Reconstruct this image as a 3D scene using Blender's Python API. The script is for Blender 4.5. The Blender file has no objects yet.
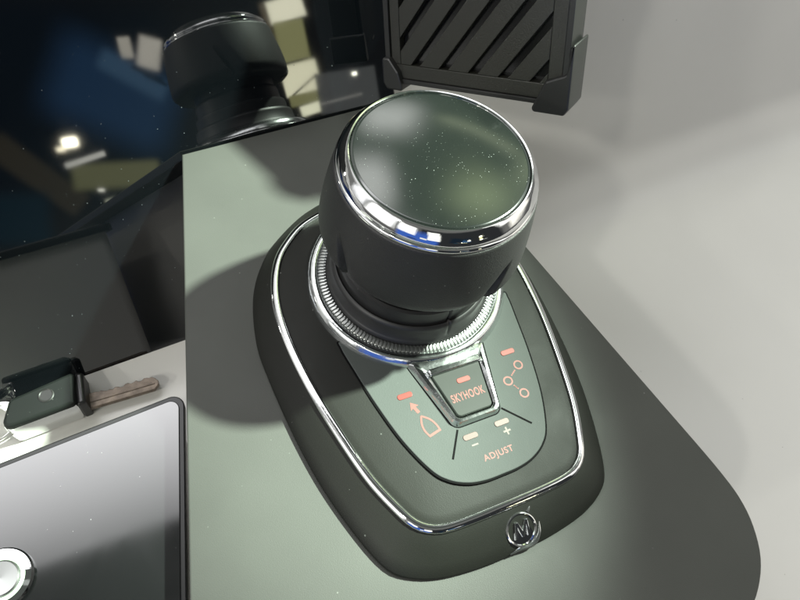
import bpy, bmesh, math, random
from mathutils import Vector, Matrix
random.seed(7)
S = 0.01                      # everything below is written in centimetres
PI = math.pi
sc = bpy.context.scene
C = sc.collection

# ------------------------------------------------------------------ materials
def nd(nt, t, **k):
    n = nt.nodes.new(t)
    for a, v in k.items(): setattr(n, a, v)
    return n

def mat(name, col, rough=.5, metal=0., ior=1.5, spec=.5, dust=0., dust_scale=110, dust_col=(.26, .27, .25),
        bump=0., bump_scale=900, var=0., var_scale=25, rvar=0., smudge=0., coat=0., coat_rough=.05, emit=None, emit_s=0., tex=0., tex_scale=2500):
    m = bpy.data.materials.new(name); m.use_nodes = True
    nt = m.node_tree; b = nt.nodes['Principled BSDF']
    b.inputs['Base Color'].default_value = (*col, 1)
    b.inputs['Roughness'].default_value = rough
    b.inputs['Metallic'].default_value = metal
    b.inputs['IOR'].default_value = ior
    b.inputs['Specular IOR Level'].default_value = spec
    b.inputs['Coat Weight'].default_value = coat
    b.inputs['Coat Roughness'].default_value = coat_rough
    if emit:
        b.inputs['Emission Color'].default_value = (*emit, 1); b.inputs['Emission Strength'].default_value = emit_s
    tc = nd(nt, 'ShaderNodeTexCoord')
    color = None
    if var:
        n = nd(nt, 'ShaderNodeTexNoise'); n.inputs['Scale'].default_value = var_scale; n.inputs['Detail'].default_value = 5
        nt.links.new(tc.outputs['Object'], n.inputs['Vector'])
        r = nd(nt, 'ShaderNodeMapRange'); r.inputs[1].default_value = .3; r.inputs[2].default_value = .7
        r.inputs[3].default_value = 1 - var; r.inputs[4].default_value = 1 + var
        nt.links.new(n.outputs['Fac'], r.inputs[0])
        mx = nd(nt, 'ShaderNodeMix', data_type='RGBA', blend_type='MULTIPLY'); mx.inputs[0].default_value = 1
        mx.inputs[6].default_value = (*col, 1); nt.links.new(r.outputs[0], mx.inputs[7])
        color = mx.outputs[2]
    rsock = None
    if rvar or smudge:
        n = nd(nt, 'ShaderNodeTexNoise'); n.inputs['Scale'].default_value = 38; n.inputs['Detail'].default_value = 6
        n.inputs['Distortion'].default_value = .6
        nt.links.new(tc.outputs['Object'], n.inputs['Vector'])
        r = nd(nt, 'ShaderNodeMapRange'); r.inputs[1].default_value = .35; r.inputs[2].default_value = .75
        r.inputs[3].default_value = rough - rvar; r.inputs[4].default_value = rough + rvar + smudge
        nt.links.new(n.outputs['Fac'], r.inputs[0]); rsock = r.outputs[0]
    if dust:
        masks = []
        for sc_, thr, keep in ((dust_scale * 2.2, .07, dust * .18), (dust_scale * 6, .16, dust * 1.5)):
            v = nd(nt, 'ShaderNodeTexVoronoi'); v.inputs['Scale'].default_value = sc_
            nt.links.new(tc.outputs['Object'], v.inputs['Vector'])
            sp = nd(nt, 'ShaderNodeSeparateColor'); nt.links.new(v.outputs['Color'], sp.inputs[0])
            k = nd(nt, 'ShaderNodeMath', operation='LESS_THAN'); k.inputs[1].default_value = keep
            nt.links.new(sp.outputs[0], k.inputs[0])
            rr = nd(nt, 'ShaderNodeMath', operation='MULTIPLY'); rr.inputs[1].default_value = thr
            nt.links.new(sp.outputs[1], rr.inputs[0])
            d = nd(nt, 'ShaderNodeMath', operation='LESS_THAN')
            nt.links.new(v.outputs['Distance'], d.inputs[0]); nt.links.new(rr.outputs[0], d.inputs[1])
            a = nd(nt, 'ShaderNodeMath', operation='MULTIPLY')
            nt.links.new(k.outputs[0], a.inputs[0]); nt.links.new(d.outputs[0], a.inputs[1])
            masks.append(a)
        mm = nd(nt, 'ShaderNodeMath', operation='MAXIMUM')
        nt.links.new(masks[0].outputs[0], mm.inputs[0]); nt.links.new(masks[1].outputs[0], mm.inputs[1])
        ms = nd(nt, 'ShaderNodeMath', operation='MULTIPLY'); ms.inputs[1].default_value = .42
        nt.links.new(mm.outputs[0], ms.inputs[0])
        un = nd(nt, 'ShaderNodeTexNoise'); un.inputs['Scale'].default_value = 70; un.inputs['Detail'].default_value = 4
        nt.links.new(tc.outputs['Object'], un.inputs['Vector'])
        ur = nd(nt, 'ShaderNodeMapRange'); ur.inputs[1].default_value = .42; ur.inputs[2].default_value = .68; ur.inputs[3].default_value = .05; ur.inputs[4].default_value = .55
        nt.links.new(un.outputs['Fac'], ur.inputs[0]); nt.links.new(ur.outputs[0], ms.inputs[1])
        mx = nd(nt, 'ShaderNodeMix', data_type='RGBA')
        nt.links.new(ms.outputs[0], mx.inputs[0])
        if color: nt.links.new(color, mx.inputs[6])
        else: mx.inputs[6].default_value = (*col, 1)
        mx.inputs[7].default_value = (*dust_col, 1)
        color = mx.outputs[2]
        mr = nd(nt, 'ShaderNodeMix', data_type='FLOAT')
        nt.links.new(ms.outputs[0], mr.inputs[0])
        if rsock: nt.links.new(rsock, mr.inputs[2])
        else: mr.inputs[2].default_value = rough
        mr.inputs[3].default_value = .9
        rsock = mr.outputs[0]
        if metal:
            mt = nd(nt, 'ShaderNodeMapRange'); mt.inputs[3].default_value = metal; mt.inputs[4].default_value = 0
            nt.links.new(ms.outputs[0], mt.inputs[0]); nt.links.new(mt.outputs[0], b.inputs['Metallic'])
    if color: nt.links.new(color, b.inputs['Base Color'])
    if rsock: nt.links.new(rsock, b.inputs['Roughness'])
    nrm = None
    for st, s_ in ((bump, bump_scale), (tex, tex_scale)):
        if not st: continue
        n = nd(nt, 'ShaderNodeTexNoise'); n.inputs['Scale'].default_value = s_; n.inputs['Detail'].default_value = 3
        nt.links.new(tc.outputs['Object'], n.inputs['Vector'])
        bp = nd(nt, 'ShaderNodeBump'); bp.inputs['Strength'].default_value = st; bp.inputs['Distance'].default_value = 1.0 / s_
        nt.links.new(n.outputs['Fac'], bp.inputs['Height'])
        if nrm: nt.links.new(nrm, bp.inputs['Normal'])
        nrm = bp.outputs[0]
    if nrm: nt.links.new(nrm, b.inputs['Normal'])
    return m

M = {}
M['gelcoat'] = mat('white_gelcoat', (.60, .588, .56), .34, dust=.02, dust_col=(.08, .075, .07), dust_scale=45, var=.03, var_scale=9, rvar=.015)
M['plate'] = mat('satin_black_plate', (.055, .057, .051), .52, spec=.32, dust=.03, dust_scale=70, var=.06, var_scale=30, rvar=.04, tex=.12, tex_scale=2600)
M['housing'] = mat('black_housing_plastic', (.0115, .012, .010), .54, spec=.18, dust=.03, dust_scale=80, var=.06, rvar=.05, tex=.12, tex_scale=2600)
M['panel'] = mat('button_membrane', (.056, .063, .059), .60, spec=.18, dust=.03, dust_scale=90, rvar=.04, tex=.15, tex_scale=2600)
M['groove'] = mat('dark_groove', (.004, .004, .004), .7, spec=.05)
M['button'] = mat('glossy_button_black', (.016, .019, .016), .46, spec=.25, dust=.1, dust_scale=120)
M['rubber'] = mat('soft_touch_rubber', (.015, .015, .0145), .52, dust=.12, dust_scale=90, dust_col=(.35, .36, .33), tex=.3, tex_scale=2200)
M['boot'] = mat('boot_rubber', (.012, .012, .012), .46, dust=.08, dust_scale=90, dust_col=(.35, .36, .33))
M['chrome'] = mat('chrome', (.74, .75, .75), .05, metal=1, rvar=.02, bump=.012, bump_scale=160)
M['chrome_worn'] = mat('chrome_under_film', (.66, .68, .68), .11, metal=1, smudge=.08, bump=.03, bump_scale=200, dust=.06, dust_scale=200)
M['knurl'] = mat('satin_metal', (.36, .37, .36), .36, metal=1)
M['glosscap'] = mat('gloss_black_cap', (.006, .008, .007), .10, ior=1.75, dust=.34, dust_scale=230, dust_col=(.42, .46, .42), smudge=.05)
M['glass'] = mat('black_display_glass', (.003, .004, .005), .02, ior=2.05, smudge=.025, dust=.07, dust_scale=120, dust_col=(.4, .45, .47))
M['glass2'] = mat('black_panel_glass', (.01, .0105, .011), .06, ior=1.9, smudge=.05, dust=.05, dust_scale=110, dust_col=(.5, .5, .5))
M['bezel'] = mat('black_bezel', (.01, .01, .01), .35)
M['holder'] = mat('holder_plastic', (.019, .019, .015), .42, dust=.06, dust_scale=120, tex=.2, tex_scale=1500)
M['holder_dark'] = mat('holder_back_gloss', (.008, .008, .008), .16)
M['clip'] = mat('holder_rubber_corner', (.014, .014, .0135), .40, dust=.06)
M['print'] = mat('orange_print', (.17, .038, .027), .5)
M['print_pale'] = mat('pale_print', (.125, .094, .08), .5)
M['led'] = mat('led_orange_lens', (.14, .022, .016), .35, emit=(1, .17, .08), emit_s=.12)
M['led_off'] = mat('led_dull_lens', (.085, .046, .037), .4)
M['brass'] = mat('worn_key_metal', (.15, .118, .092), .42, metal=.45, var=.35, var_scale=300, bump=.12, bump_scale=300)
M['fob'] = mat('fob_black', (.010, .012, .011), .42, spec=.16, dust=.1, smudge=.1)
M['wire'] = mat('steel_wire', (.8, .8, .78), .12, metal=1)
M['glow'] = mat('lit_ring', (.7, .8, .7), .3, emit=(.75, 1, .72), emit_s=1.6)

# ------------------------------------------------------------------ mesh helpers
def obj(name, bm, m, parent=None, sharp=35):
    me = bpy.data.meshes.new(name)
    for v in bm.verts: v.co = v.co * S
    bmesh.ops.recalc_face_normals(bm, faces=bm.faces[:])
    flags = [f.smooth for f in bm.faces]
    bm.to_mesh(me); bm.free()
    me.materials.append(m)
    me.set_sharp_from_angle(angle=math.radians(sharp))
    me.polygons.foreach_set('use_smooth', flags)
    o = bpy.data.objects.new(name, me); C.objects.link(o)
    if parent: o.parent = parent
    return o

def tag(o, label, cat, group=None):
    o['label'] = label; o['category'] = cat
    if group: o['group'] = group
    return o

def struct(o):
    o['kind'] = 'structure'; return o

def thing(name, label, cat, loc):
    o = bpy.data.objects.new(name, None); C.objects.link(o)
    o.location = Vector(loc) * S; o.empty_display_size = .01
    return tag(o, label, cat)

def adopt(root):
    """parts are modelled in world cm: cancel the root's offset"""
    for ch in C.objects:
        if ch.parent == root: ch.location = -root.location

def smooth_loop(pts, n, closed=True):
    """Catmull-Rom through pts, resampled to n points by arc length"""
    P = [Vector(p) for p in pts]; k = len(P); out = []
    for i in range(k if closed else k - 1):
        p0, p1, p2, p3 = (P[(i - 1) % k], P[i], P[(i + 1) % k], P[(i + 2) % k]) if closed else (P[max(i - 1, 0)], P[i], P[i + 1], P[min(i + 2, k - 1)])
        for j in range(24):
            t = j / 24
            out.append(.5 * ((2 * p1) + (p2 - p0) * t + (2 * p0 - 5 * p1 + 4 * p2 - p3) * t * t + (3 * p1 - p0 - 3 * p2 + p3) * t ** 3))
    if not closed: out.append(P[-1])
    return resample(out, n, closed)

def resample(out, n, closed=True):
    Q = out + [out[0]] if closed else out
    L = [0]
    for a, b in zip(Q, Q[1:]): L.append(L[-1] + (b - a).length)
    res = []; i = 0
    for s in range(n):
        d = L[-1] * s / (n if closed else n - 1)
        while i < len(L) - 2 and L[i + 1] < d: i += 1
        t = (d - L[i]) / max(L[i + 1] - L[i], 1e-9)
        res.append(Q[i].lerp(Q[i + 1], t))
    return res

def round_poly(pts, radii, seg=8):
    """polygon with rounded corners"""
    k = len(pts); out = []
    for i in range(k):
        p = Vector(pts[i]); a = (Vector(pts[i - 1]) - p); b = (Vector(pts[(i + 1) % k]) - p)
        r = radii[i] if isinstance(radii, (list, tuple)) else radii
        if r <= 0: out.append(p); continue
        ang = a.angle(b); t = min(r / math.tan(ang / 2), a.length * .49, b.length * .49); r = t * math.tan(ang / 2)
        A = p + a.normalized() * t; B = p + b.normalized() * t
        c = p + (a.normalized() + b.normalized()).normalized() * (r / math.sin(ang / 2))
        va, vb = A - c, B - c; w = va.angle(vb)
        for j in range(seg + 1):
            f = j / seg
            out.append(c + (va * math.sin((1 - f) * w) + vb * math.sin(f * w)) / math.sin(w))
    return out

def inset(loop, d):
    k = len(loop); out = []
    area = sum(loop[i].x * loop[(i + 1) % k].y - loop[(i + 1) % k].x * loop[i].y for i in range(k))
    sgn = 1 if area > 0 else -1
    for i in range(k):
        e1 = (loop[i] - loop[i - 1]); e2 = (loop[(i + 1) % k] - loop[i])
        e1 = Vector((e1.x, e1.y)).normalized(); e2 = Vector((e2.x, e2.y)).normalized()
        n1 = Vector((-e1.y, e1.x)); n2 = Vector((-e2.y, e2.x)); n = (n1 + n2)
        if n.length < 1e-6: n = n1
        n.normalize(); f = 1 / max(n.dot(n1), .5)
        q = loop[i].copy(); q.x += sgn * n.x * d * f; q.y += sgn * n.y * d * f
        out.append(q)
    return out

def V3(loop, z): return [Vector((p[0], p[1], z)) for p in loop]

def loft(bm, loops, cap0=False, cap1=False, closed=True):
    vs = [[bm.verts.new(p) for p in l] for l in loops]
    k = len(loops[0])
    for a, b in zip(vs, vs[1:]):
        for i in range(k if closed else k - 1):
            j = (i + 1) % k
            try: bm.faces.new((a[i], a[j], b[j], b[i])).smooth = True
            except ValueError: pass
    if cap0: bm.faces.new(vs[0]).smooth = False      # caps stay flat so that big faces reflect straight
    if cap1: bm.faces.new(vs[-1]).smooth = False
    return vs

def slab(bm, outline, z0, z1, bev=.05, seg=3):
    """extruded outline with a rounded top edge"""
    L = [V3(outline, z0)]
    for j in range(seg + 1):
        a = PI / 2 * j / seg
        L.append(V3(inset([Vector((p[0], p[1])).to_3d() for p in outline], bev * (1 - math.cos(a))), z1 - bev + bev * math.sin(a)))
    loft(bm, L, True, True)

def lathe(bm, prof, n=160, c=(0, 0), rf=None, zf=None, closed=False):
    loops = []
    for (r, z) in prof:
        lp = []
        for i in range(n):
            a = 2 * PI * i / n
            rr = r + (rf(a, r, z) if rf else 0); zz = z + (zf(a, r, z) if zf else 0)
            lp.append(Vector((c[0] + rr * math.cos(a), c[1] + rr * math.sin(a), zz)))
        loops.append(lp)
    if closed: loops.append([v.copy() for v in loops[0]])
    loft(bm, loops)

def tube(bm, pts, r, n=10, closed=False, rr=None):
    P = [Vector(p) for p in pts]; k = len(P); loops = []
    up = Vector((0, 0, 1))
    for i in range(k):
        d = (P[(i + 1) % k] - P[i - 1]) if closed else (P[min(i + 1, k - 1)] - P[max(i - 1, 0)])
        d.normalize(); a = d.cross(up)
        if a.length < 1e-3: a = d.cross(Vector((1, 0, 0)))
        a.normalize(); b = a.cross(d)
        q = rr[i] if rr else r
        loops.append([P[i] + (a * math.cos(2 * PI * j / n) + b * math.sin(2 * PI * j / n)) * q for j in range(n)])
    if closed: loops.append(loops[0])
    loft(bm, loops, not closed, not closed)

def box(bm, o, ax, ay, az):
    o = Vector(o); ax, ay, az = Vector(ax), Vector(ay), Vector(az)
    lo = [o, o + ax, o + ax + ay, o + ay]
    loft(bm, [lo, [p + az for p in lo]], True, True)

def bevel(bm, w, seg=2):
    bmesh.ops.remove_doubles(bm, verts=bm.verts[:], dist=1e-4)
    bmesh.ops.bevel(bm, geom=[e for e in bm.edges if len(e.link_faces) == 2 and e.calc_face_angle(0) > .5], offset=w, segments=seg, affect='EDGES', profile=.6)

def text_bm(s, w, h, cx, cy, z, bold=.0):
    cu = bpy.data.curves.new('lettering', 'FONT'); cu.body = s; cu.size = 1; cu.offset = bold; cu.space_character = 1.12
    o = bpy.data.objects.new('lettering_tmp', cu); C.objects.link(o)
    dg = bpy.context.evaluated_depsgraph_get()
    me = bpy.data.meshes.new_from_object(o.evaluated_get(dg))
    C.objects.unlink(o); bpy.data.objects.remove(o)
    xs = [v.co.x for v in me.vertices]; ys = [v.co.y for v in me.vertices]
    x0, x1, y0, y1 = min(xs), max(xs), min(ys), max(ys)
    for v in me.vertices:
        v.co = Vector((cx + ((v.co.x - x0) / (x1 - x0) - .5) * w, cy + ((v.co.y - y0) / max(y1 - y0, 1e-6) - .5) * h, z))
    bm = bmesh.new(); bm.from_mesh(me); bpy.data.meshes.remove(me)
    return bm

def flat(bm, loop, z):
    bm.faces.new([bm.verts.new((p[0], p[1], z)) for p in loop])

def stroke(bm, pts, w, z, closed=False):
    """flat line of width w, drawn as a ribbon"""
    P = [Vector((p[0], p[1])) for p in pts]; k = len(P); a = []; b = []
    for i in range(k):
        d1 = (P[i] - P[i - 1]) if (i or closed) else (P[1] - P[0])
        d2 = (P[(i + 1) % k] - P[i]) if (i < k - 1 or closed) else (P[-1] - P[-2])
        d1.normalize(); d2.normalize()
        n1 = Vector((-d1.y, d1.x)); n = n1 + Vector((-d2.y, d2.x)); n.normalize(); f = 1 / max(n.dot(n1), .6)
        a.append(P[i] + n * w / 2 * f); b.append(P[i] - n * w / 2 * f)
    loft(bm, [V3(a, z), V3(b, z)], closed=closed)

# ------------------------------------------------------------------ setting: dashboard moulding
e = Vector((math.cos(math.radians(5.0)), math.sin(math.radians(5.0)), 0)); h = Vector((-e.y, e.x, 0))
A = Vector((-6.92, 10.45, 0))                  # where the plate's rear corner touches the tall glass
T = math.radians(117.7)
u = -math.cos(T) * h + math.sin(T) * Vector((0, 0, 1)); nrm = u.cross(-e); nrm.normalize()
if nrm.z < 0: nrm = -nrm                        # faces the viewer and slightly up
ZL = -9.6
# profile in (h, z): ledge -> fillet -> sloping face -> brow -> top
FB = A - nrm * .75                              # dash face lies .75 behind the glass front
def face_pt(z): return FB + u * ((z - FB.z) / u.z)
corner = face_pt(ZL)
ch = corner.dot(h)
prof = []
R_ = 5.0; t = R_ * math.tan((PI - T) / 2)
for q in (-60, -45, -32, -24, -18, -12, -9, -6): prof.append((ch + q, ZL))
uh = u.dot(h)
cen = (ch - t, ZL + R_)
for j in range(15):
    a = (PI - T) * j / 14
    prof.append((cen[0] + R_ * math.sin(a), cen[1] - R_ * math.cos(a)))
for L in (8, 12, 16, 20, 23): prof.append((ch + uh * L, ZL + u.z * L))
top = prof[-1]; r2 = 3
c2 = (top[0] + r2 * u.z, top[1] - r2 * uh)
for j in range(1, 9):
    a = (PI / 2 - (PI / 2 - (PI - T))) * j / 8
    th = math.atan2(top[1] - c2[1], top[0] - c2[0]) - a
    prof.append((c2[0] + r2 * math.cos(th), c2[1] + r2 * math.sin(th)))
prof.append((prof[-1][0] + 25, prof[-1][1] - .5))
bm = bmesh.new()
loops = []
N = 80
for i in range(N + 1):
    s = -70 + 190 * i / N
    loops.append([e * s + h * p[0] + Vector((0, 0, p[1] )) for p in prof])
loft(bm, loops, closed=False)
struct(obj('dashboard', bm, M['gelcoat'], sharp=60))

# pod under the plate, set in under its rim, cut parallel to the tall glass at the back
plate_pts = [(-6.86, 10.17), (4.46, 11.22), (6.64, .69), (8.62, -9.6), (8.9, -17.0), (-13.0, -17.2), (-12.55, -15.0)]
plate_loop = round_poly([Vector((x, y, 0)) for x, y in plate_pts[:3]], [0, .6, 0], 12)
plate_loop += smooth_loop([Vector((x, y, 0)) for x, y in ((8.62, -9.6), (8.82, -10.65), (8.99, -11.7), (9.07, -12.7), (8.92, -13.7), (8.45, -14.75), (7.7, -15.55), (6.7, -16.15), (5.2, -16.6), (3.2, -16.8))], 40, False)
plate_loop += round_poly([Vector((x, y, 0)) for x, y in ((0, -17), (-13.0, -17.2), (-12.55, -15.0))], [0, 2.5, 0], 12)
pod_top = [Vector(p) for p in ((-5.3, 8.6, 0), (3.2, 9.7, 0), (7.3, -11.5, 0), (7.0, -15.0, 0), (-10.9, -15.6, 0), (-9.3, -8.5, 0))]
pod_bot = [p.copy() for p in pod_top]
for i in (0, 1): pod_bot[i].y -= 5.1
bm = bmesh.new()
loft(bm, [V3(round_poly(pod_bot, .8, 6), ZL - .3), V3(round_poly(pod_top, .8, 6), -.44)], False, True)
struct(obj('dashboard_pod', bm, M['gelcoat']))

# left console body that carries the lower panel
D0 = Vector((-9.56, -.86, 0)); dl = Vector((-.9957, -.093, 0)); dd = Vector((-.2242, -.9746, 0))
DZ = -.9                                       # the lower panel sits this much deeper than the plate
def quad(off, rad):
    c = [D0 + dl * off + dd * off, D0 + dl * off + dd * 17, D0 + dl * 19 + dd * 17, D0 + dl * 19 + dd * off]
    return round_poly(c, rad, 8)
bm = bmesh.new()
q0 = quad(.3, .5)
loft(bm, [V3(q0, ZL - .3), V3(q0, -.62 + DZ)], False, True)
struct(obj('console_box', bm, M['gelcoat']))

# ------------------------------------------------------------------ plate
bm = bmesh.new()
dense = resample(plate_loop, 420)
slab(bm, plate_loop, -.42, 0, .07, 4)
tag(obj('mounting_plate', bm, M['plate'], sharp=50), 'large satin black tapering plate with rounded corner that carries the joystick', 'plate')

# ------------------------------------------------------------------ tall glass display (leaning)
td = thing('glass_display', 'tall glossy black glass display leaning back, mirroring the joystick', 'display', (-12, 9, 0))
def on_glass(s, v, d=0): return A + e * s + u * v + nrm * d
def lean_slab(name, s0, s1, v0, v1, d0, d1, m, rad, bev, parent):
    lp = round_poly([Vector((s0, v0, 0)), Vector((s1, v0, 0)), Vector((s1, v1, 0)), Vector((s0, v1, 0))], rad, 6)
    bm = bmesh.new(); slab(bm, lp, d0, d1, bev, 3)
    for w in bm.verts: w.co = on_glass(w.co.x, w.co.y, w.co.z)
    return obj(name, bm, m, parent)
lean_slab('bezel', -19.3, 11.55, -10.25, 11.3, -1.0, -.12, M['bezel'], .35, .06, td)
lean_slab('glass', -19.2, 11.45, -10.15, 11.2, -.10, 0, M['glass'], .3, .03, td)
adopt(td)

# ------------------------------------------------------------------ lower glass panel with start button
lp_ = thing('control_panel', 'low glossy black glass panel with a round metal button, left of the plate', 'panel', (-14, -6, 0))
bm = bmesh.new(); slab(bm, quad(0, .45), -.8 + DZ, -.36 + DZ, .05, 3); obj('rim', bm, M['bezel'], lp_)
bm = bmesh.new(); slab(bm, quad(.2, .34), -.4 + DZ, -.30 + DZ, .03, 3); obj('glass', bm, M['glass2'], lp_)
bc = (-16.5, -5.5)
bm = bmesh.new(); lathe(bm, [(.98, -.3), (.98, -.16), (.92, -.08), (.74, -.06), (.70, -.12), (.70, -.2)], 64, bc, zf=lambda a, r, z: DZ)
sb = obj('start_button', bm, M['chrome'], lp_)
bm = bmesh.new(); lathe(bm, [(.69, -.2), (.69, -.11), (.60, -.10), (.58, -.16)], 64, bc, zf=lambda a, r, z: DZ); obj('lit_ring', bm, M['glow'], sb)
bm = bmesh.new(); lathe(bm, [(.57, -.2), (.57, -.09), (.52, -.05), (.3, -.06), (.001, -.07)], 64, bc, zf=lambda a, r, z: DZ); obj('button_cap', bm, M['knurl'], sb)
adopt(lp_)

# ------------------------------------------------------------------ joystick
js = thing('joystick', 'black joystick control with thick round knob, chrome rings and lettered button panel', 'joystick', (0, 0, 0))
def mirror_half(half, x0=0):
    """(y, half width) from front to back -> closed outline, counter-clockwise from the front centre"""
    R = [(x0 + w, y) for y, w in half]; Lf = [(x0 - w, y) for y, w in reversed(half)]
    seen = []; 
    for p in R + Lf:
        if not seen or (Vector(p) - Vector(seen[-1])).length > 1e-4: seen.append(p)
    if (Vector(seen[0]) - Vector(seen[-1])).length < 1e-4: seen.pop()
    return [Vector((x, y, 0)) for x, y in seen]
NB = 220
foot = smooth_loop(mirror_half([(-11.22, 0), (-11.18, 1.5), (-10.95, 3.0), (-10.5, 4.05), (-9.9, 4.62), (-8.5, 5.16), (-6.6, 5.66), (-4.5, 5.98), (-2, 6.17), (-.4, 6.15), (1.5, 5.72), (2.9, 5.0), (4.0, 4.0), (5.2, 2.2), (5.75, 0)], -.35), 900)
trim = smooth_loop(mirror_half([(-9.72, 0), (-9.71, 1.4), (-9.64, 2.45), (-9.46, 3.0), (-9.12, 3.42), (-8.5, 3.76), (-7.1, 4.30), (-5, 4.78), (-3, 5.12), (-1, 5.27), (.7, 5.15), (2.2, 4.65), (3.2, 3.9), (4.1, 2.6), (4.7, 0)], -.2), 900)
def polar(loop, n=NB, c=(-.2, -2.2)):
    """resample by angle around c so that loops of different shape line up"""
    out = []; P = [(math.atan2(p.y - c[1], p.x - c[0]) % (2 * PI), p) for p in loop]; P.sort(key=lambda q: q[0])
    P = [(P[-1][0] - 2 * PI, P[-1][1])] + P + [(P[0][0] + 2 * PI, P[0][1])]
    i = 0
    for k in range(n):
        a = 2 * PI * k / n
        while P[i + 1][0] < a: i += 1
        f = (a - P[i][0]) / max(P[i + 1][0] - P[i][0], 1e-9)
        out.append(P[i][1].lerp(P[i + 1][1], f))
    return out
FT, TR = polar(foot), polar(trim)
mixl = lambda a, b, f: [p.lerp(q, f) for p, q in zip(a, b)]
TO = inset(TR, -.12); TI = inset(TR, .13)
ringc = polar([Vector((3.9 * math.cos(i * PI / 180), 3.9 * math.sin(i * PI / 180), 0)) for i in range(360)])
bm = bmesh.new()
loft(bm, [V3(inset(FT, .06), .0), V3(FT, .06), V3(FT, .14), V3(inset(FT, .03), .20), V3(mixl(FT, TO, .30), .46), V3(mixl(FT, TO, .62), .72), V3(mixl(FT, TO, .88), .90), V3(TO, .965),
          V3(inset(TR, -.10), .93), V3(inset(TR, .10), .93), V3(TI, 1.045), V3(inset(TR, .2), 1.075), V3(inset(TR, .45), 1.11), V3(mixl(inset(TR, .45), ringc, .3), 1.165), V3(mixl(inset(TR, .45), ringc, .7), 1.2), V3(ringc, 1.2)])
base = obj('base_housing', bm, M['housing'], js, sharp=40)
bm = bmesh.new()
loft(bm, [V3(inset(TR, -.165), .90), V3(inset(TR, -.18), .98), V3(inset(TR, -.14), 1.06), V3(inset(TR, -.03), 1.13), V3(inset(TR, .09), 1.155), V3(inset(TR, .135), 1.12), V3(inset(TR, .12), .98)])
obj('chrome_trim', bm, M['chrome'], js, sharp=60)

# button panel
panel_half = [(-8.74, 0), (-8.72, .7), (-8.58, 1.35), (-8.25, 1.95), (-7.7, 2.40), (-6.4, 2.92), (-4.8, 3.30), (-3.3, 3.55), (-2.2, 3.70), (-1.9, 3.55), (-1.95, 2.0), (-2.0, 0)]
pl = smooth_loop(mirror_half(panel_half), 300)
bm = bmesh.new(); slab(bm, inset(pl, -.07), 1.1, 1.222, .02, 2); obj('panel_seal', bm, M['groove'], js)
bm = bmesh.new(); slab(bm, pl, 1.12, 1.255, .03, 3); pan = obj('button_panel', bm, M['panel'], js)
ZP = 1.261
def pill(cx, cy, w, hh):
    return round_poly([Vector((cx - w / 2, cy - hh / 2, 0)), Vector((cx + w / 2, cy - hh / 2, 0)), Vector((cx + w / 2, cy + hh / 2, 0)), Vector((cx - w / 2, cy + hh / 2, 0))], hh * .42, 5)
for cx, cy, m in ((-2.17, -4.83, 'led'), (2.47, -4.475, 'led'), (-.51, -7.09, 'led_off'), (.85, -7.01, 'led_off')):
    bm = bmesh.new(); slab(bm, pill(cx, cy, .60, .22), 1.245, 1.275, .012, 2); obj('indicator_light', bm, M[m], pan)
obj('lettering', text_bm('ADJUST', 1.22, .31, .18, -8.04, ZP, .02), M['print'], pan)
bm = bmesh.new(); flat(bm, [(-.62, -7.46), (-.36, -7.46), (-.36, -7.40), (-.62, -7.40)], ZP); obj('minus_sign', bm, M['print_pale'], pan)
bm = bmesh.new()
px, py = .89, -7.37
flat(bm, [(px - .15, py - .035), (px - .035, py - .035), (px - .035, py - .15), (px + .035, py - .15), (px + .035, py - .035), (px + .15, py - .035), (px + .15, py + .035), (px + .035, py + .035), (px + .035, py + .15), (px - .035, py + .15), (px - .035, py + .035), (px - .15, py + .035)], ZP)
obj('plus_sign', bm, M['print_pale'], pan)
# boat and arrow symbol: the hull is a pointed outline, the arrow leaves its bow
bm = bmesh.new()
hull = [(-1.90, -5.78), (-1.66, -6.0), (-1.52, -6.25), (-1.47, -6.50), (-1.92, -6.60), (-2.02, -6.30), (-2.0, -6.02)]
stroke(bm, smooth_loop([Vector((-1.92, -5.76, 0)), Vector((-1.66, -5.98, 0)), Vector((-1.52, -6.24, 0)), Vector((-1.47, -6.47, 0))], 12, False), .07, ZP)
stroke(bm, smooth_loop([Vector((-1.92, -5.76, 0)), Vector((-2.02, -6.05, 0)), Vector((-2.02, -6.32, 0)), Vector((-1.92, -6.58, 0))], 12, False), .07, ZP + .001)
stroke(bm, [(-1.95, -6.575), (-1.44, -6.465)], .09, ZP + .002)
ad = Vector((-.28, .82)).normalized(); an = Vector((-ad.y, ad.x)); tip = Vector((-2.10, -5.14))
arr = [tip, tip - ad * .27 + an * .19, tip - ad * .25 + an * .065, tip - ad * .50 + an * .065, tip - ad * .50 - an * .065, tip - ad * .25 - an * .065, tip - ad * .27 - an * .19]
flat(bm, arr, ZP)
obj('boat_symbol', bm, M['print'], pan)
# three circles joined by dotted lines
bm = bmesh.new()
cs = [(2.61, -5.12), (1.89, -5.60), (2.26, -6.26)]
for c in cs:
    stroke(bm, [(c[0] + .165 * math.cos(a * PI / 12), c[1] + .165 * math.sin(a * PI / 12)) for a in range(24)], .065, ZP, True)
for a, b in ((0, 1), (1, 2)):
    p, q = Vector(cs[a]), Vector(cs[b]); d = (q - p).normalized(); L = (q - p).length
    for k in range(4):
        s = .27 + (L - .54) * (k + .5) / 4
        stroke(bm, [p + d * (s - .035), p + d * (s + .035)], .055, ZP)
obj('waypoint_symbol', bm, M['print'], pan)
for a, b in (((-.86, -6.70), (-1.50, -7.64)), ((1.10, -6.50), (1.94, -7.44))):
    bm = bmesh.new(); stroke(bm, [a, b], .075, ZP); obj('divider_line', bm, M['groove'], pan)

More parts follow.
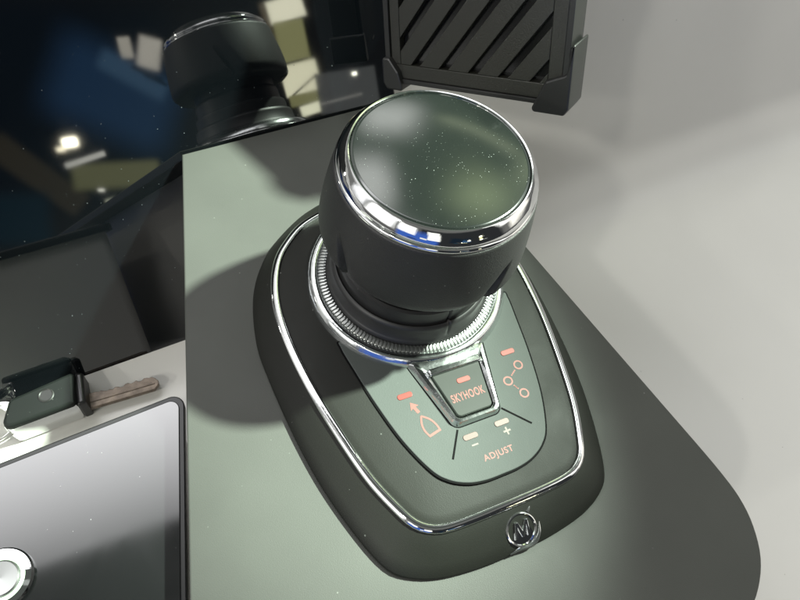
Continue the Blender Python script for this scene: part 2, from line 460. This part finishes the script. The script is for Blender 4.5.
# centre button with chrome bezel
bz_o = round_poly([Vector((-1.66, -3.55, 0)), Vector((-.93, -6.62, 0)), Vector((1.0, -6.62, 0)), Vector((1.72, -3.55, 0))], [.1, .32, .32, .1], 8)
bz_i = round_poly([Vector((-1.0, -4.42, 0)), Vector((-.70, -6.36, 0)), Vector((.80, -6.36, 0)), Vector((1.12, -4.42, 0))], [.08, .22, .22, .08], 8)
bt = thing  # (name kept free)
bm = bmesh.new()
loft(bm, [V3(inset(bz_o, -.05), 1.2), V3(bz_o, 1.32), V3(mixl(bz_o, bz_i, .30), 1.50), V3(mixl(bz_o, bz_i, .62), 1.52), V3(inset(bz_i, -.02), 1.42), V3(bz_i, 1.28)])
bz = obj('button_bezel', bm, M['chrome_worn'], js, sharp=28)
bm = bmesh.new(); slab(bm, inset(bz_o, -.06), 1.1, 1.262, .01, 1); obj('bezel_seal', bm, M['groove'], bz)
bm = bmesh.new(); slab(bm, inset(bz_i, .02), 1.2, 1.44, .05, 3); cb = obj('center_button', bm, M['button'], js)
bm = bmesh.new(); slab(bm, pill(.16, -5.02, .56, .21), 1.43, 1.456, .012, 2); obj('indicator_light', bm, M['led'], cb)
obj('lettering', text_bm('SKYHOOK', 1.38, .33, .06, -5.62, 1.447, .02), M['print'], cb)
bm = bmesh.new()   # bright lip along the top of the button
slab(bm, round_poly([Vector((-1.02, -4.53, 0)), Vector((1.14, -4.53, 0)), Vector((1.16, -4.26, 0)), Vector((-1.04, -4.26, 0))], .06, 4), 1.4, 1.60, .06, 3)
obj('bezel_lip', bm, M['chrome_worn'], bz)

# chrome ring, knurled ring
bm = bmesh.new(); lathe(bm, [(4.12, 1.1), (4.17, 1.16), (4.16, 1.24), (3.98, 1.53), (3.93, 1.575), (3.86, 1.59), (3.74, 1.60), (3.70, 1.58), (3.68, 1.50), (3.67, 1.30)], 200); obj('chrome_ring', bm, M['chrome_worn'], js, sharp=60)
bm = bmesh.new()
n = 150 * 6
lathe(bm, [(3.69, 1.25), (3.68, 1.50), (3.65, 1.58), (3.58, 1.62), (3.44, 1.64), (3.37, 1.62), (3.35, 1.45)], n, zf=lambda a, r, z: (.035 * (1 if (math.floor(a / (2 * PI) * 150 * 2 + 1e-6) % 2) else -1)) if 3.40 < r < 3.66 and z > 1.5 else 0)
obj('knurled_ring', bm, M['knurl'], js, sharp=30)
# rubber boot with a seam
def seam(a, r, z):
    d = math.degrees((a - math.radians(-86) + PI) % (2 * PI) - PI)
    return -.10 * math.exp(-(d / .9) ** 2) if 1.9 < z < 3.5 else 0
bm = bmesh.new()
lathe(bm, [(3.36, 1.5), (3.34, 1.72), (3.28, 1.80), (3.24, 1.84), (3.20, 2.35), (3.15, 2.52), (3.06, 2.56), (2.98, 2.50), (2.96, 2.58), (2.97, 3.0), (2.93, 3.20), (2.82, 3.25), (2.74, 3.2), (2.72, 3.3), (2.72, 3.9), (2.66, 4.1), (2.6, 4.15), (2.6, 5.2)], 480, rf=seam)
obj('rubber_boot', bm, M['boot'], js, sharp=50)
# knob
def scallop(a, r, z):
    w = max(0., min(1., (6.5 - z) / 1.2)); dsum = 0
    if r < 3.2: return 0
    for k in range(2):
        c0 = -119 + 180 * k
        for sgn in (-1, 1):
            c = math.radians(c0 + sgn * (43 + 6.0 * (z - 4.9)))
            d = math.degrees((a - c + PI) % (2 * PI) - PI) * sgn
            dsum -= w * (.30 * math.exp(-(d / .9) ** 2) if d > 0 else .30 * math.exp(-(abs(d) / 1.8)) + .10 * math.exp(-(d / 9.0) ** 2) - .10 * math.exp(-(d / .9) ** 2))
    return dsum
prof = [(2.5, 4.62), (3.3, 4.62), (3.56, 4.66), (3.70, 4.76), (3.775, 4.92), (3.80, 5.1)]
for j in range(1, 25):
    z = 5.1 + (7.55 - 5.1) * j / 24; f = (z - 5.1) / 2.45
    prof.append((3.80 - .30 * f ** 1.5 - .02 * f, z))
prof += [(3.465, 7.64), (3.43, 7.69), (3.36, 7.70), (3.2, 7.68)]
bm = bmesh.new(); lathe(bm, prof, 1080, rf=scallop); obj('knob_grip', bm, M['rubber'], js, sharp=50)
bm = bmesh.new(); lathe(bm, [(3.36, 7.62), (3.41, 7.68), (3.42, 7.76), (3.37, 7.84), (3.29, 7.86), (3.29, 7.90), (3.36, 7.93), (3.36, 8.0), (3.27, 8.14), (3.15, 8.28), (3.08, 8.36), (3.04, 8.385), (3.0, 8.375), (2.985, 8.33), (2.98, 8.2)], 256); obj('bevel_ring', bm, M['chrome'], js, sharp=45)
bm = bmesh.new(); lathe(bm, [(2.975, 8.2), (2.97, 8.31), (2.94, 8.34), (2.85, 8.35), (2.6, 8.372), (2.3, 8.398), (1.9, 8.424), (1.5, 8.444), (1.1, 8.457), (.8, 8.464), (.4, 8.469), (.002, 8.47)], 200); obj('knob_cap', bm, M['glosscap'], js, sharp=60)

# emblem on the front slope
em0 = Vector((-.04, -10.60, .52)); al = math.atan2(.72, 1.35)
EX = Vector((1, 0, 0)); EY = Vector((0, math.cos(al), math.sin(al))); EZ = EX.cross(EY)
def to_em(bm):
    for v in bm.verts: v.co = em0 + EX * v.co.x + EY * v.co.y + EZ * (v.co.z + .02)
    return bm
bm = bmesh.new(); lathe(bm, [(.62, -.2), (.62, .03), (.60, .07), (.57, .085), (.53, .07), (.51, .02), (.35, .03), (.001, .045)], 64)
emb = obj('emblem', to_em(bm), M['chrome'], js)
bm = bmesh.new()
sl = .16
def ml(x, y): return Vector(((x + sl * y) * .86, y * .86 + .03, 0))
letter = [ml(-.36, -.32), ml(-.24, -.32), ml(-.20, .10), ml(-.02, -.30), ml(.06, -.30), ml(.20, .10), ml(.22, -.32), ml(.36, -.32), ml(.30, .34), ml(.16, .34), ml(.02, -.04), ml(-.16, .34), ml(-.30, .34)]
slab(bm, letter, .02, .12, .02, 2); obj('emblem_letter', to_em(bm), M['chrome_worn'], emb)
bm = bmesh.new()
sw = smooth_loop([Vector((-.66, -.66, 0)), Vector((-.26, -.62, 0)), Vector((.30, -.62, 0)), Vector((.62, -.36, 0)), Vector((.74, .02, 0))], 24, False)
tube(bm, [Vector((p.x, p.y, .03)) for p in sw], .06, 8, rr=[.02 + .075 * math.sin(PI * min(1, i / 23)) for i in range(24)])
obj('emblem_swoosh', to_em(bm), M['chrome_worn'], emb)
bm = bmesh.new()
tube(bm, [(.40, .50, .02), (.50, .60, .02), (.58, .68, .01)], .05, 8, rr=[.07, .05, .01]); obj('emblem_horn', to_em(bm), M['chrome_worn'], emb)
adopt(js)

# ------------------------------------------------------------------ slotted holder at the top
BL = Vector((2.92, 9.52, 2.69)); b_ = Vector((8.04 - 2.92, 2.9 - 9.52, 5.79 - 2.69)).normalized(); v_ = Vector((-.03, .40, .91)).normalized()
v_ = (v_ - b_ * v_.dot(b_)).normalized(); f_ = b_.cross(v_).normalized()
CAMP = Vector((-9.25, -12.33, 23.31))
if f_.dot(CAMP - BL) < 0: f_ = -f_
W, H_ = 8.93, 8.4
hd = thing('slotted_holder', 'black plastic holder with diagonal slots and rubber corner clips behind the knob', 'holder', BL)
def on_h(x, y, d): return BL + b_ * x + v_ * y + f_ * d
def hslab(name, pts, d0, d1, bev, m, parent, rad=0):
    bm = bmesh.new()
    lp = round_poly([Vector((x, y, 0)) for x, y in pts], rad, 5) if rad else [Vector((x, y, 0)) for x, y in pts]
    slab(bm, lp, d0, d1, bev, 2)
    for w in bm.verts: w.co = on_h(*w.co)
    return obj(name, bm, m, parent)
def clip_poly(P, x0, x1, y0, y1):
    for ax, lim, sg in ((0, x0, 1), (0, x1, -1), (1, y0, 1), (1, y1, -1)):
        out = []
        for i in range(len(P)):
            a, b = P[i - 1], P[i]; ia = (a[ax] - lim) * sg >= 0; ib = (b[ax] - lim) * sg >= 0
            if ia != ib:
                f = (lim - a[ax]) / (b[ax] - a[ax]); out.append((a[0] + (b[0] - a[0]) * f, a[1] + (b[1] - a[1]) * f))
            if ib: out.append(b)
        P = out
        if not P: break
    return P
hslab('back_shell', [(.08, .30), (W - .35, .30), (W - .35, H_ - .1), (.08, H_ - .1)], -1.5, -.42, .1, M['holder_dark'], hd, .35)
bm = bmesh.new()
x0, x1, y0, y1 = .75, 7.75, 1.05, 7.6
def piece(P, d0=-.40, d1=0.):
    b2 = bmesh.new(); slab(b2, [Vector((x, y, 0)) for x, y in P], d0, d1, .035, 2)
    for w in b2.verts: w.co = on_h(*w.co)
    me = bpy.data.meshes.new('tmp'); b2.to_mesh(me); b2.free(); bm.from_mesh(me); bpy.data.meshes.remove(me)
piece([(.28, .42), (8.35, .42), (8.35, y0), (.28, y0)])
piece([(.28, y1), (8.35, y1), (8.35, H_ - .3), (.28, H_ - .3)])
piece([(.28, y0), (x0, y0), (x0, y1), (.28, y1)])
piece([(x1, y0), (8.35, y0), (8.35, y1), (x1, y1)])
pitch, bw, cot = 1.42, .98, .78
for k in range(-6, 8):
    xb = .30 + k * pitch
    P = [(xb + cot * (-1), y0 - 1), (xb + bw + cot * (-1), y0 - 1), (xb + bw + cot * (y1 - y0 + 1), y1 + 1), (xb + cot * (y1 - y0 + 1), y1 + 1)]
    P = clip_poly(P, x0, x1, y0, y1)
    if len(P) > 2: piece(P, -.40, -.005)
obj('front_grille', bm, M['holder'], hd)
# slim tray frame round the holder
bm = bmesh.new()
for P in ([(0, .2), (.26, .2), (.26, H_), (0, H_)], [(8.37, .2), (8.62, .2), (8.62, H_), (8.37, H_)], [(.26, .2), (8.37, .2), (8.37, .40), (.26, .40)], [(.26, H_ - .28), (8.37, H_ - .28), (8.37, H_), (.26, H_)]):
    piece(P, -1.3, .10)
obj('tray_frame', bm, M['clip'], hd)
def corner(P, d0, d1):
    hslab('corner_clip', P, d0, d1, .09, M['clip'], hd, .16)
corner([(7.15, -.10), (8.65, -.10), (8.84, .2), (8.84, 2.9), (8.64, 2.6), (8.60, 1.6), (7.75, 1.25)], -1.35, .30)
corner([(1.0, -.10), (.75, .75), (.30, 1.35), (-.10, 1.35), (-.10, .2), (.1, -.1)], -1.55, .30)
corner([(1.0, H_ + .10), (.75, H_ - .75), (.30, H_ - 1.25), (-.10, H_ - 1.25), (-.10, H_ - .2), (.1, H_ + .1)], -1.55, .30)
corner([(7.6, H_ + .10), (8.0, H_ - .75), (8.62, H_ - 1.35), (8.95, H_ - 1.35), (8.95, H_ - .2), (8.75, H_ + .1)], -1.55, .30)
ac = on_h(4.4, 3.3, -1.4)
pd = (ac - A).dot(nrm)
bm = bmesh.new()
foot_pt = ac - nrm * (pd + .9)
tube(bm, [ac, ac - f_ * .8, ac.lerp(foot_pt, .45), foot_pt], .55, 18)
obj('mount_arm', bm, M['clip'], hd)
adopt(hd)

# ------------------------------------------------------------------ key
ky = thing('ignition_key', 'worn metal key with black and chrome fob lying below the tall display', 'key', (-14, 3.9, ZL))
bm = bmesh.new()
fo = [Vector((-17.85, 2.92, 0)), Vector((-14.55, 3.22, 0)), Vector((-14.35, 4.95, 0)), Vector((-17.3, 4.40, 0))]
slab(bm, round_poly(fo, [.35, .18, .18, .35], 6), ZL + .28, ZL + 1.85, .18, 4); obj('fob_body', bm, M['fob'], ky)
bm = bmesh.new()
lo = round_poly(fo, [.35, .18, .18, .35], 6)
loft(bm, [V3(inset(lo, .1), ZL + .02), V3(inset(lo, -.05), ZL + .1), V3(inset(lo, -.10), ZL + .35), V3(inset(lo, -.09), ZL + 1.40), V3(inset(lo, -.02), ZL + 1.58), V3(inset(lo, .06), ZL + 1.52)], True)
obj('chrome_edge', bm, M['chrome'], ky)
bm = bmesh.new(); lathe(bm, [(.36, ZL + 1.8), (.36, ZL + 1.87), (.31, ZL + 1.89), (.27, ZL + 1.86), (.001, ZL + 1.855)], 40, (-15.7, 4.05)); obj('fob_button', bm, M['clip'], ky)
bm = bmesh.new()
col = [Vector((-14.52, 3.15, 0)), Vector((-14.10, 3.22, 0)), Vector((-13.98, 4.85, 0)), Vector((-14.36, 4.97, 0))]
slab(bm, round_poly(col, .12, 5), ZL + .1, ZL + 1.65, .14, 3); obj('collar', bm, M['bezel'], ky)
# blade: milled groove along it and cut teeth on the far edge
bm = bmesh.new()
far = []
xs = [-14.1 + 3.35 * i / 26 for i in range(27)]
teeth = [0, 0, .01, .02, .05, .03, .10, .13, .08, .15, .06, .08, .17, .15, .05, .04, .12, .10, .03, .15, .13, .04, .05, .10, .09, .20, .38]
nl = [Vector((x, 3.30 - (.0 if i < 25 else -.12 * (i - 24)), 0)) for i, x in enumerate(xs)]
fl = [Vector((x, 4.12 - teeth[i], 0)) for i, x in enumerate(xs)]
slab(bm, nl + fl[::-1], ZL + .42, ZL + .68, .03, 2)
b2 = [Vector((-14.1, 3.58, 0)), Vector((-10.95, 3.58, 0)), Vector((-10.95, 3.66, 0)), Vector((-14.1, 3.66, 0))]
slab(bm, b2, ZL + .6, ZL + .72, .02, 1)
obj('key_blade', bm, M['brass'], ky)
adopt(ky)
rg = []
for i in range(40):
    a = 2 * PI * i / 40
    rg.append((-18.1 + 1.15 * math.cos(a), 3.75 + .95 * math.sin(a), ZL + .95 + .45 * math.cos(a)))
bm = bmesh.new(); tube(bm, rg, .09, 10, True)
tube(bm, [(x - .05, y + .02, z + .17) for x, y, z in rg], .09, 10, True)
tag(obj('key_ring', bm, M['wire']), 'shiny split wire ring looped through the key fob at the left edge', 'key ring')

# ------------------------------------------------------------------ camera
RGT, DWN, FWD = Vector((.9088, -.3889, .1514)), Vector((-.2609, -.8125, -.5213)), Vector((.3257, .4342, -.8399))
cd = bpy.data.cameras.new('camera'); cam = bpy.data.objects.new('camera', cd); C.objects.link(cam)
cd.sensor_width = 36; cd.lens = 650 / 800 * 36; cd.clip_start = .005; cd.clip_end = 100
mw = Matrix.Identity(4)
for i in range(3):
    mw[i][0] = RGT[i]; mw[i][1] = -DWN[i]; mw[i][2] = -FWD[i]; mw[i][3] = CAMP[i] * S
cam.matrix_world = mw; sc.camera = cam

# ------------------------------------------------------------------ light: a bright spot from the right, two weaker ones from the left front
def spot(name, az, el, dist, target, power, ang, blend, rad, col):
    l = bpy.data.lights.new(name, 'SPOT'); o = bpy.data.objects.new(name, l); C.objects.link(o)
    a, q = math.radians(az), math.radians(el)
    d = Vector((math.cos(q) * math.cos(a), math.cos(q) * math.sin(a), math.sin(q)))
    o.location = (Vector(target) + d * dist) * S
    o.rotation_euler = d.to_track_quat('Z', 'Y').to_euler()
    l.energy = power; l.spot_size = math.radians(ang); l.spot_blend = blend; l.shadow_soft_size = rad * S; l.color = col
    return o
spot('key_spot', 2, 51, 160, (-5.0, 0, 0), 680, 11.1, .4, 3.8, (.85, 1, .84)).scale = (1, .46, 1)
spot('showroom_spot', 205, 40, 210, (12, 0, -6), 30, 40, .6, 5, (1, .99, .91))
spot('showroom_spot', 196.5, 27, 230, (14, 2, -6), 24, 40, .6, 5, (1, .99, .91))

# ------------------------------------------------------------------ world: dim hall, windows and mirrored shapes, painted as colours by direction
w = bpy.data.worlds.new('World'); sc.world = w; w.use_nodes = True
nt = w.node_tree; nt.nodes.clear()
out = nd(nt, 'ShaderNodeOutputWorld'); bg = nd(nt, 'ShaderNodeBackground'); nt.links.new(bg.outputs[0], out.inputs[0])
tc = nd(nt, 'ShaderNodeTexCoord'); sp = nd(nt, 'ShaderNodeSeparateXYZ'); nt.links.new(tc.outputs['Generated'], sp.inputs[0])
def mth(op, a, b=None, c=None):
    n = nd(nt, 'ShaderNodeMath', operation=op)
    for i, v in enumerate((a, b, c)):
        if v is None: continue
        if isinstance(v, (int, float)): n.inputs[i].default_value = v
        else: nt.links.new(v, n.inputs[i])
    return n.outputs[0]
AZ = mth('MULTIPLY', mth('ARCTAN2', sp.outputs[1], sp.outputs[0]), 180 / PI)
EL = mth('MULTIPLY', mth('ARCSINE', mth('MINIMUM', mth('MAXIMUM', sp.outputs[2], -1.), 1.)), 180 / PI)
def band(v, half, soft):
    r = nd(nt, 'ShaderNodeMapRange', interpolation_type='SMOOTHSTEP')
    r.inputs[1].default_value = half - soft; r.inputs[2].default_value = half + soft; r.inputs[3].default_value = 1; r.inputs[4].default_value = 0
    nt.links.new(v, r.inputs[0]); return r.outputs[0]
def patch(az, el, haz, hel, saz, sel):
    da = mth('ABSOLUTE', mth('WRAP', mth('SUBTRACT', AZ, az), 180., -180.))
    de = mth('ABSOLUTE', mth('SUBTRACT', EL, el))
    return mth('MULTIPLY', band(da, haz, saz), band(de, hel, sel))
rgb = nd(nt, 'ShaderNodeRGB'); rgb.outputs[0].default_value = (.195, .195, .184, 1); cur = rgb.outputs[0]
def over(mask, col):
    global cur
    m = nd(nt, 'ShaderNodeMix', data_type='RGBA'); nt.links.new(mask, m.inputs[0]); nt.links.new(cur, m.inputs[6]); m.inputs[7].default_value = (*col, 1); cur = m.outputs[2]
over(patch(0, -60, 181, 56, 1, 5), (.10, .10, .10))
# windows behind the dash, roof overhead
over(patch(122, 42, 36, 16, 12, 6), (1.0, 1.0, .98))
over(patch(0, 86, 181, 26, 1, 3.0), (.10, .11, .10))
def ramp(v, a, b, c0, c1, smooth=True):
    r = nd(nt, 'ShaderNodeMapRange'); r.interpolation_type = 'SMOOTHSTEP' if smooth else 'LINEAR'
    for i, q in enumerate((a, b, c0, c1)): r.inputs[i + 1].default_value = q
    nt.links.new(v, r.inputs[0]); return r.outputs[0]
zz = mth('MAXIMUM', sp.outputs[2], .05); QY = mth('DIVIDE', sp.outputs[1], zz); QX = mth('DIVIDE', sp.outputs[0], zz)
win = mth('MULTIPLY', mth('MULTIPLY', ramp(QY, .275, .29, 0, 1), ramp(QY, .60, .76, 1, 0)), mth('MULTIPLY', ramp(QX, .22, .40, 1, 0), ramp(QX, -.9, -.6, 0, 1)))
over(win, (7.6, 7.6, 7.7))
over(mth('MULTIPLY', win, ramp(QY, .28, .46, .95, 0, False)), (1.7, 1.7, 1.7))
over(mth('MULTIPLY', mth('MULTIPLY', ramp(QY, .10, .12, 0, 1), ramp(QY, .15, .17, 1, 0)), patch(0, 86, 181, 26, 1, 3)), (.45, .48, .45))
# right: mostly dark with pale shapes painted in for the knob cap to mirror
over(patch(52, 44, 34, 22, 8, 6), (.17, .21, .17))
over(patch(72, 54, 7, 6, 5, 5), (5, 5.1, 4.9))
over(patch(61, 50, 1.5, 9, 1.2, 5), (.2, .24, .2))
over(patch(66, 37, 6, 4, 4, 3.5), (4.2, 4.3, 4.1))
over(patch(47, 36, 9, 1.2, 3, 1.2), (1.6, 1.8, 1.2))
over(patch(40, 50, 8, 5, 7, 5), (1.9, 2.3, 1.3))
over(patch(33, 38, 4, 5, 3, 4), (1.2, 1.4, .9))
over(patch(5, 40, 14, 16, 5, 6), (1.2, 1.25, 1.2))
# unseen pale patches, added low around for the chrome to mirror
over(patch(-170, 25, 16, 18, 4, 6), (2.0, 2.0, 1.95))
over(patch(160, 30, 10, 20, 3, 6), (1.4, 1.4, 1.4))
over(patch(-20, 15, 14, 14, 3, 5), (1.5, 1.45, 1.3))
over(patch(-40, 35, 8, 20, 2, 3), (1.7, 1.7, 1.6))
# dark cockpit towards the viewer; jacket blue and pale glints painted in for the chrome
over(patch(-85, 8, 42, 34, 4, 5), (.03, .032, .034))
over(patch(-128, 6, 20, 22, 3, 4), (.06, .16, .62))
over(patch(155, -6, 9, 6, 2, 2), (.25, .75, 1.0))  # cyan patch added for the glint on the left of the knob's bevel
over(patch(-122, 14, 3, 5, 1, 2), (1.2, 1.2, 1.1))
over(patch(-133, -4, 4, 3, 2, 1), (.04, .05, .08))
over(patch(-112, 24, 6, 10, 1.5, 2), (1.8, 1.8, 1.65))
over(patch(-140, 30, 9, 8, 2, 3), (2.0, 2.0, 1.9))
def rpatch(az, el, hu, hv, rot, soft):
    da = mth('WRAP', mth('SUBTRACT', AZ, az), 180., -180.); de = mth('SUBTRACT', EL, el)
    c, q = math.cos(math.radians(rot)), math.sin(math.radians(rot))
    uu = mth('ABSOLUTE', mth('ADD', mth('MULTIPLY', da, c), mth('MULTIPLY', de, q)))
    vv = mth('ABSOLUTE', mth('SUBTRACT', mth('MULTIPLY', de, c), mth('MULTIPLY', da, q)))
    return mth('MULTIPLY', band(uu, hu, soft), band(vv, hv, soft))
# painted reflections for the tall glass: blue sleeve, pale panels, trim strips, small lamps
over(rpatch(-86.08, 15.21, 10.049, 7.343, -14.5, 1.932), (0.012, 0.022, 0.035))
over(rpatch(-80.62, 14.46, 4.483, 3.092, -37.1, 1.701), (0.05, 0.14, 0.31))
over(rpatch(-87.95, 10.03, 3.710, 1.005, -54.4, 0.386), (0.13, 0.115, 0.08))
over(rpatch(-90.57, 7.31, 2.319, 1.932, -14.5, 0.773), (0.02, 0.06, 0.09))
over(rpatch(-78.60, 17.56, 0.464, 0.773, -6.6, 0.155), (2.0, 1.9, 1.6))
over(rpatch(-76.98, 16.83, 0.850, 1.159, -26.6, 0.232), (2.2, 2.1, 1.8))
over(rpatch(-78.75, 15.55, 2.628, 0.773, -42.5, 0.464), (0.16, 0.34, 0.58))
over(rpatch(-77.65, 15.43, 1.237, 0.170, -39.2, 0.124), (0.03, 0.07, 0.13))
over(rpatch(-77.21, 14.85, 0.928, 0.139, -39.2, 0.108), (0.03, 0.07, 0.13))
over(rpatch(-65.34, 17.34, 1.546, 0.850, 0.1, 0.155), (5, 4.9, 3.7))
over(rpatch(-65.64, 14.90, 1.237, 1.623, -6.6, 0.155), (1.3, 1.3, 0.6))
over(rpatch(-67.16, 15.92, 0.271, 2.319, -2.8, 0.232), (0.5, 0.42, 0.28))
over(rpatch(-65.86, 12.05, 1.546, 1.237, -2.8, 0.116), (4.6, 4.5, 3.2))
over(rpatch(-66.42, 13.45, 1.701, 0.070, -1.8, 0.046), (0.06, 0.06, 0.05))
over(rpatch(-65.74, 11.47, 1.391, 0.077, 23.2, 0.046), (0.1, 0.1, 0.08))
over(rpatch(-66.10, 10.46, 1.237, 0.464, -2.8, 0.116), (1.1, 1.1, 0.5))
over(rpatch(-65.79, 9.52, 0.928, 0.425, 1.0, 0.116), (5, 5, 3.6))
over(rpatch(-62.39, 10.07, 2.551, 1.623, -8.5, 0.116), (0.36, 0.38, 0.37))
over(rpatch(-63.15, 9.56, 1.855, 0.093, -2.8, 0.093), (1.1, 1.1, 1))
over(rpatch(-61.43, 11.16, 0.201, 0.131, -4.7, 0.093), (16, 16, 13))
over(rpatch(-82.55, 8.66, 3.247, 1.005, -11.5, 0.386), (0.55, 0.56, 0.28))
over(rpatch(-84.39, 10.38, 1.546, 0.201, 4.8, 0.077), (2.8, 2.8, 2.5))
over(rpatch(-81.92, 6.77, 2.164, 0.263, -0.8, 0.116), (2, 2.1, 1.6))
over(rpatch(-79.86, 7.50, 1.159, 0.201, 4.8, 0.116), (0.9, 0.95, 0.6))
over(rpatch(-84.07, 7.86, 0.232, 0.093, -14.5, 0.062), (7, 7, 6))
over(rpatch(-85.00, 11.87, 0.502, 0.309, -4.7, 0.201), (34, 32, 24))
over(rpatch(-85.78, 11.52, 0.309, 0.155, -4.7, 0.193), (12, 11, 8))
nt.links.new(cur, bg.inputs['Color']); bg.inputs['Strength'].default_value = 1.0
w.cycles.sampling_method = 'MANUAL'; w.cycles.sample_map_resolution = 1024

# ------------------------------------------------------------------ view
sc.view_settings.view_transform = 'Standard'; sc.view_settings.look = 'None'
sc.view_settings.exposure = 0; sc.view_settings.gamma = 1
sc.cycles.max_bounces = 8; sc.cycles.diffuse_bounces = 4; sc.cycles.glossy_bounces = 6
